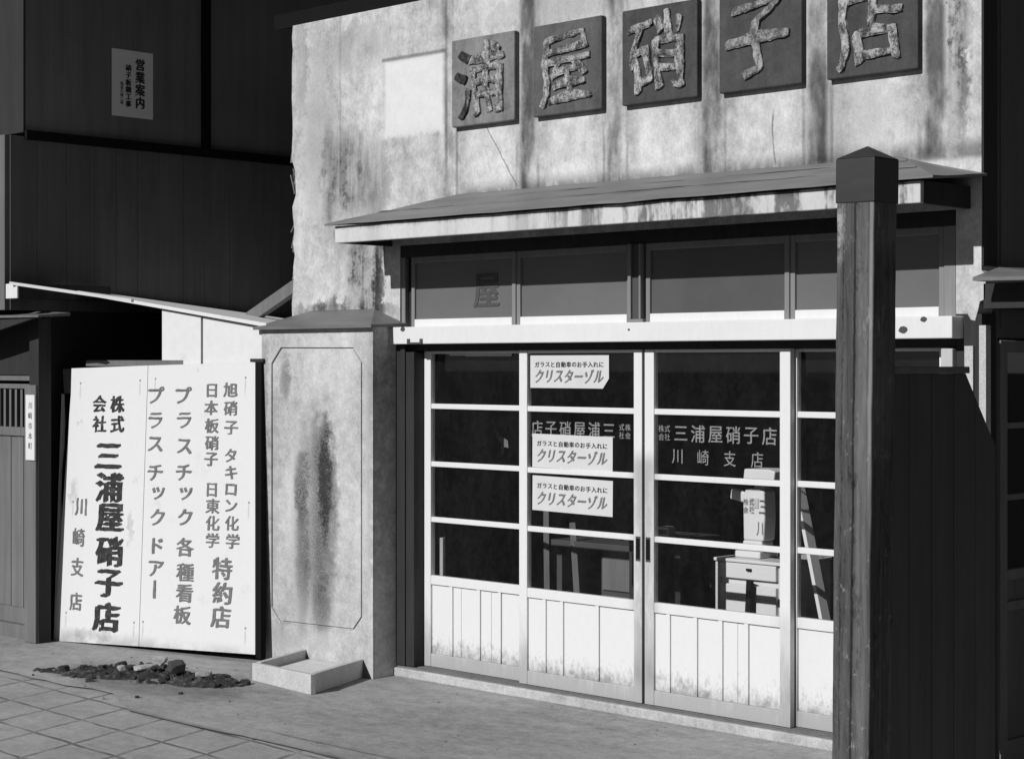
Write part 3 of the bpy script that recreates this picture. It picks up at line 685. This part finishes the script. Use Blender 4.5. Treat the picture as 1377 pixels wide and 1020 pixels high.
H(MB().box(-3.3, -2.61, -.66, 8, -.06, 1.979), 'ground_wall', M['darkwood'])
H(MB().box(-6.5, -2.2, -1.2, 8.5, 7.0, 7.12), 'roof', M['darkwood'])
# front entrance
g = MB().box(-3.9, -2.61, -.735, -.69, 1.495, 1.525).box(-3.9, -2.61, -.75, -.69, 1.545, 1.575).box(-3.9, -2.61, -.735, -.69, 1.20, 1.255).box(-3.9, -2.61, -.735, -.69, .03, .13)
for x in (-3.9, -2.66): g.box(x, x + .045, -.7355, -.69, .0301, 1.4949)
ent = H(g, 'entrance_door', M['gatewood'], .003)
m = MB()
for k in range(18): m.box(-3.83 + k * .066, -3.83 + k * .066 + .024, -.725, -.70, 1.256, 1.494)
o = m.build('lattice', M['gatewood'], None); o.data.transform(Matrix.Translation((2.6, .7, -GZ))); o.parent = ent
m = MB()
for k in range(16): m.box(-3.85 + k * .074, -3.85 + k * .074 + .070, -.722 + .002 * (k % 2), -.70, .131, 1.199)
o = m.build('boarding', M['gatewood'], None); o.data.transform(Matrix.Translation((2.6, .7, -GZ))); o.parent = ent
H(MB().box(-3.9, -2.61, -.68, -.665, .0, 1.95), 'dark_backing', M['black'])
H(MB().box(-3.9, -2.61, -.72, -.681, 1.58, 1.95), 'dark_head', M['darkwood'])  # dark board paints the shadowed opening above the door
H(MB().box(-3.9, -2.60, -.76, -.68, -.06, .029), 'threshold', M['gatewood'])
H(MB().box(-2.575, -2.47, -.785, -.695, -.06, 1.93), 'corner_post', M['darkwood'], .004)  # dark timber above the front board paints the canopy's shadow
H(MB().box(-2.605, -2.478, -.80, -.7855, -.058, 1.52), 'post_front', M['gatewood'], .003)  # post's own grey front, stopped short where the painted shadow begins
H(MB().hull([(-3.9, -.97, 1.955), (-2.22, -.94, 1.94), (-2.22, -.72, 1.96), (-3.9, -.72, 2.02)], [(-3.9, -.97, 1.94), (-2.22, -.94, 1.928), (-2.22, -.72, 1.94), (-3.9, -.72, 1.99)]), 'entrance_canopy', M['gatewood'])
H(MB().prism([(-3.6, 1.70), (-2.30, 1.922), (-2.2, 1.93), (-2.23, 1.937), (-3.6, 1.939)], 'y', -.93, -.91), 'canopy_board', M['frontwood'])
npt = thing('nameplate', 'narrow white nameplate with tiny writing nailed to the dark corner post', 'nameplate', (-2.525, -.8005, 1.06))
MB().box(-.05, .05, -.010, 0, 0, .40).build('plate', M['white'], npt, .002)
m = MB(); lettering(m, [(c, .005, .335 - i * .062, .045, .045) for i, c in enumerate('川崎市本町')], .01, .0008); m.build('lettering', M['ink_grey'], npt).location = (0, -.0108, 0)
# notice on the upper side wall (faces +x)
nt_ = thing('notice', 'grey paper notice pasted high on the dark house wall', 'notice', (-2.5995, -.171, 3.24), R(90))
MB().box(0, .315, -.003, 0, 0, .43).build('sheet', M['oldpaper'], nt_)
m = MB(); lettering(m, [(c, .215, .345 - i * .082, .075, .080) for i, c in enumerate('営業案内')], .05, .0006); m.build('lettering', M['ink'], nt_).location = (0, -.0037, 0)
m = MB(); lettering(m, [(c, .125, .315 - i * .046, .045, .044) for i, c in enumerate('硝子板鏡工事')], .05, .0006); m.build('lettering', M['ink'], nt_).location = (0, -.0037, 0)
m = MB(); lettering(m, [(c, .075, .21 - i * .024, .024, .024) for i, c in enumerate('電話川崎二番')], .02, .0006); m.build('lettering', M['ink_grey'], nt_).location = (0, -.0037, 0)

# ------------------------------------------------------------------ gate post and dark fence panel on the right
po = thing('gate_post', 'tall weathered square timber post with a dark metal cap', 'post', (3.937, -1.537, GZ))
po.rotation_euler = (0, R(.68), 0)
rough(MB().box(-.074, .074, -.072, .072, 0, 2.26).build('shaft', M['post'], po, .005), .05, .0035, 3.5)
MB().box(-.077, .077, -.076, .076, 2.255, 2.405).add([(-.079, -.078, 2.4055), (.079, -.078, 2.4055), (.079, .078, 2.4055), (-.079, .078, 2.4055), (0, 0, 2.452)], [(0, 1, 4), (1, 2, 4), (2, 3, 4), (3, 0, 4), (0, 3, 2, 1)]).build('cap', M['postcap'], po, .003)
fe = thing('fence_panel', 'dark boarded fence panel in shade behind the tall post', 'fence', (3.97, -1.46, GZ))
m = MB(); y = .012
oy = 1.46
n = 5; y0, y1 = .012, .757
for i in range(n):
    a = y0 + (y1 - y0) * i / n; b = y0 + (y1 - y0) * (i + 1) / n - .004
    def zt(t): return 1.675 if t < .54 else 1.675 - (t - .54) * 1.27
    m.prism([(a, .02), (b, .02), (b, zt(b)), (a, zt(a))] if not (a < .54 < b) else [(a, .02), (b, .02), (b, zt(b)), (.54, 1.675), (a, zt(a))], 'x', -.012 - .002 * (i % 2), .012)
m.build('boarding', M['panelwood'], fe)
MB().box(-.03, .03, .012, .54, 1.6755, 1.70).build('top_rail', M['gatewood'], fe, .003)

# ------------------------------------------------------------------ rubble on the ground
rr = random.Random(12)
m = MB(); nx, ny = 90, 44; X0, X1, Y0, Y1 = -1.75, -.26, -1.55, -.62
def heap(x, y):
    v = Vector((x, y, 0))
    cl = mnoise.noise(v * 3.1 + Vector((3, 1, 0))) + .6 * mnoise.noise(v * 8 + Vector((8, 2, 0)))
    def el(cx, cy, L, w):
        p, q = (x - cx) * .84 + (y - cy) * .54, -(x - cx) * .54 + (y - cy) * .84
        return 1 - (p / L) ** 2 - (q / w) ** 2
    a = el(-1.17, -1.07, .56, .17); b = el(-.60, -.97, .34, .10)
    base = max(a, b)
    h = min(1, max(0, base + cl * .75 + .06))
    return -.02 + h * .050 + (h > .02) * (max(0, mnoise.noise(v * 15)) * .035 + max(0, mnoise.noise(v * 37)) * .03)
vs_ = []
for j in range(ny + 1):
    for i in range(nx + 1):
        x = X0 + (X1 - X0) * i / nx; y = Y0 + (Y1 - Y0) * j / ny
        vs_.append((x, y, GZ + heap(x, y)))
m.add(vs_, [(j * (nx + 1) + i, j * (nx + 1) + i + 1, (j + 1) * (nx + 1) + i + 1, (j + 1) * (nx + 1) + i) for j in range(ny) for i in range(nx)])
def rock(mb, c, r, sq=(1, 1, .6), seed=0):
    bm = bmesh.new(); bmesh.ops.create_icosphere(bm, subdivisions=2, radius=r)
    q = random.Random(seed); o = Vector((q.random() * 9, q.random() * 9, q.random() * 9))
    for v in bm.verts:
        d = 1 + .55 * mnoise.noise(v.co / r * 1.1 + o); co = v.co * d
        co = Vector((max(-r * .7, min(r * .7, co.x)), max(-r * .7, min(r * .7, co.y)), max(-r * .6, min(r * .6, co.z))))
        v.co = Vector((co.x * sq[0], co.y * sq[1], co.z * sq[2]))
    rot = Matrix.Rotation(q.uniform(0, 6.3), 4, 'Z') @ Matrix.Rotation(q.uniform(-.3, .3), 4, 'X')
    bm.verts.index_update()
    mb.add([Vector(c) + rot @ v.co for v in bm.verts], [tuple(v.index for v in f.verts) for f in bm.faces]); bm.free()
for k in range(190):
    x = rr.uniform(-1.7, -.3); y = rr.uniform(-1.45, -.68)
    if heap(x, y) < -.018 and rr.random() > .06: continue
    rock(m, (x, y, GZ + max(0, heap(x, y)) + .004), rr.choice((.007, .010, .014, .02, .034)) * rr.uniform(.7, 1.2), (1, 1, .8), k)
m.build('rubble', M['soil'], kind='stuff', label='low dark heap of broken soil and rubble before the white sign', category='rubble')
for (x, y, r_, sq, mt, sd_, lab) in ((-1.0, -1.02, .055, (1.6, .8, .4), 'chunk', 1, 'long pale lump of broken concrete in the middle of the rubble'),
        (-1.18, -.80, .045, (1.3, .9, .6), 'chunk', 2, 'pale lump of concrete at the back of the rubble nearest the sign'),
        (-.90, -.89, .062, (1.0, .9, .7), 'chunkdark', 8, 'dark squarish lump of rubble below the sign seam'),
        (-.60, -.93, .045, (1.4, .9, .5), 'chunk', 4, 'pale lump of concrete in the rubble beside the trough'),
        (-1.12, -1.10, .030, (1.2, .9, .8), 'chunk', 5, 'small pale lump at the left of the rubble')):
    b = MB(); rock(b, (x, y, GZ + .035 + r_ * .3), r_, sq, sd_)
    tag(b.build('concrete_lump', M[mt], None, loc=(x, y, GZ)), lab, 'rubble', 'broken lumps in the rubble')
m = MB(); rr = random.Random(31)
for k in range(150):
    x = rr.uniform(-2.3, 2.6); y = -rr.random() ** 1.3 * 1.5 - .12
    if k > 60: x, y = rr.gauss(-.9, .5), rr.gauss(-1.05, .2)
    if x < -.9 and y > -.5: continue
    r_ = rr.choice((.003, .004, .005, .008)) * rr.uniform(.7, 1.3)
    a = [(x + r_ * math.cos(t * 1.2566 + k) * rr.uniform(.7, 1.2), y + r_ * math.sin(t * 1.2566 + k) * rr.uniform(.7, 1.2)) for t in range(5)]
    m.hull([(p[0] * .6 + x * .4, p[1] * .6 + y * .4, GZ + r_ * .8) for p in a], [(p[0], p[1], GZ - .009) for p in a])
m.build('grit', M['chunkgrit'], kind='stuff', label='loose grit and pebbles scattered over the paving', category='grit')
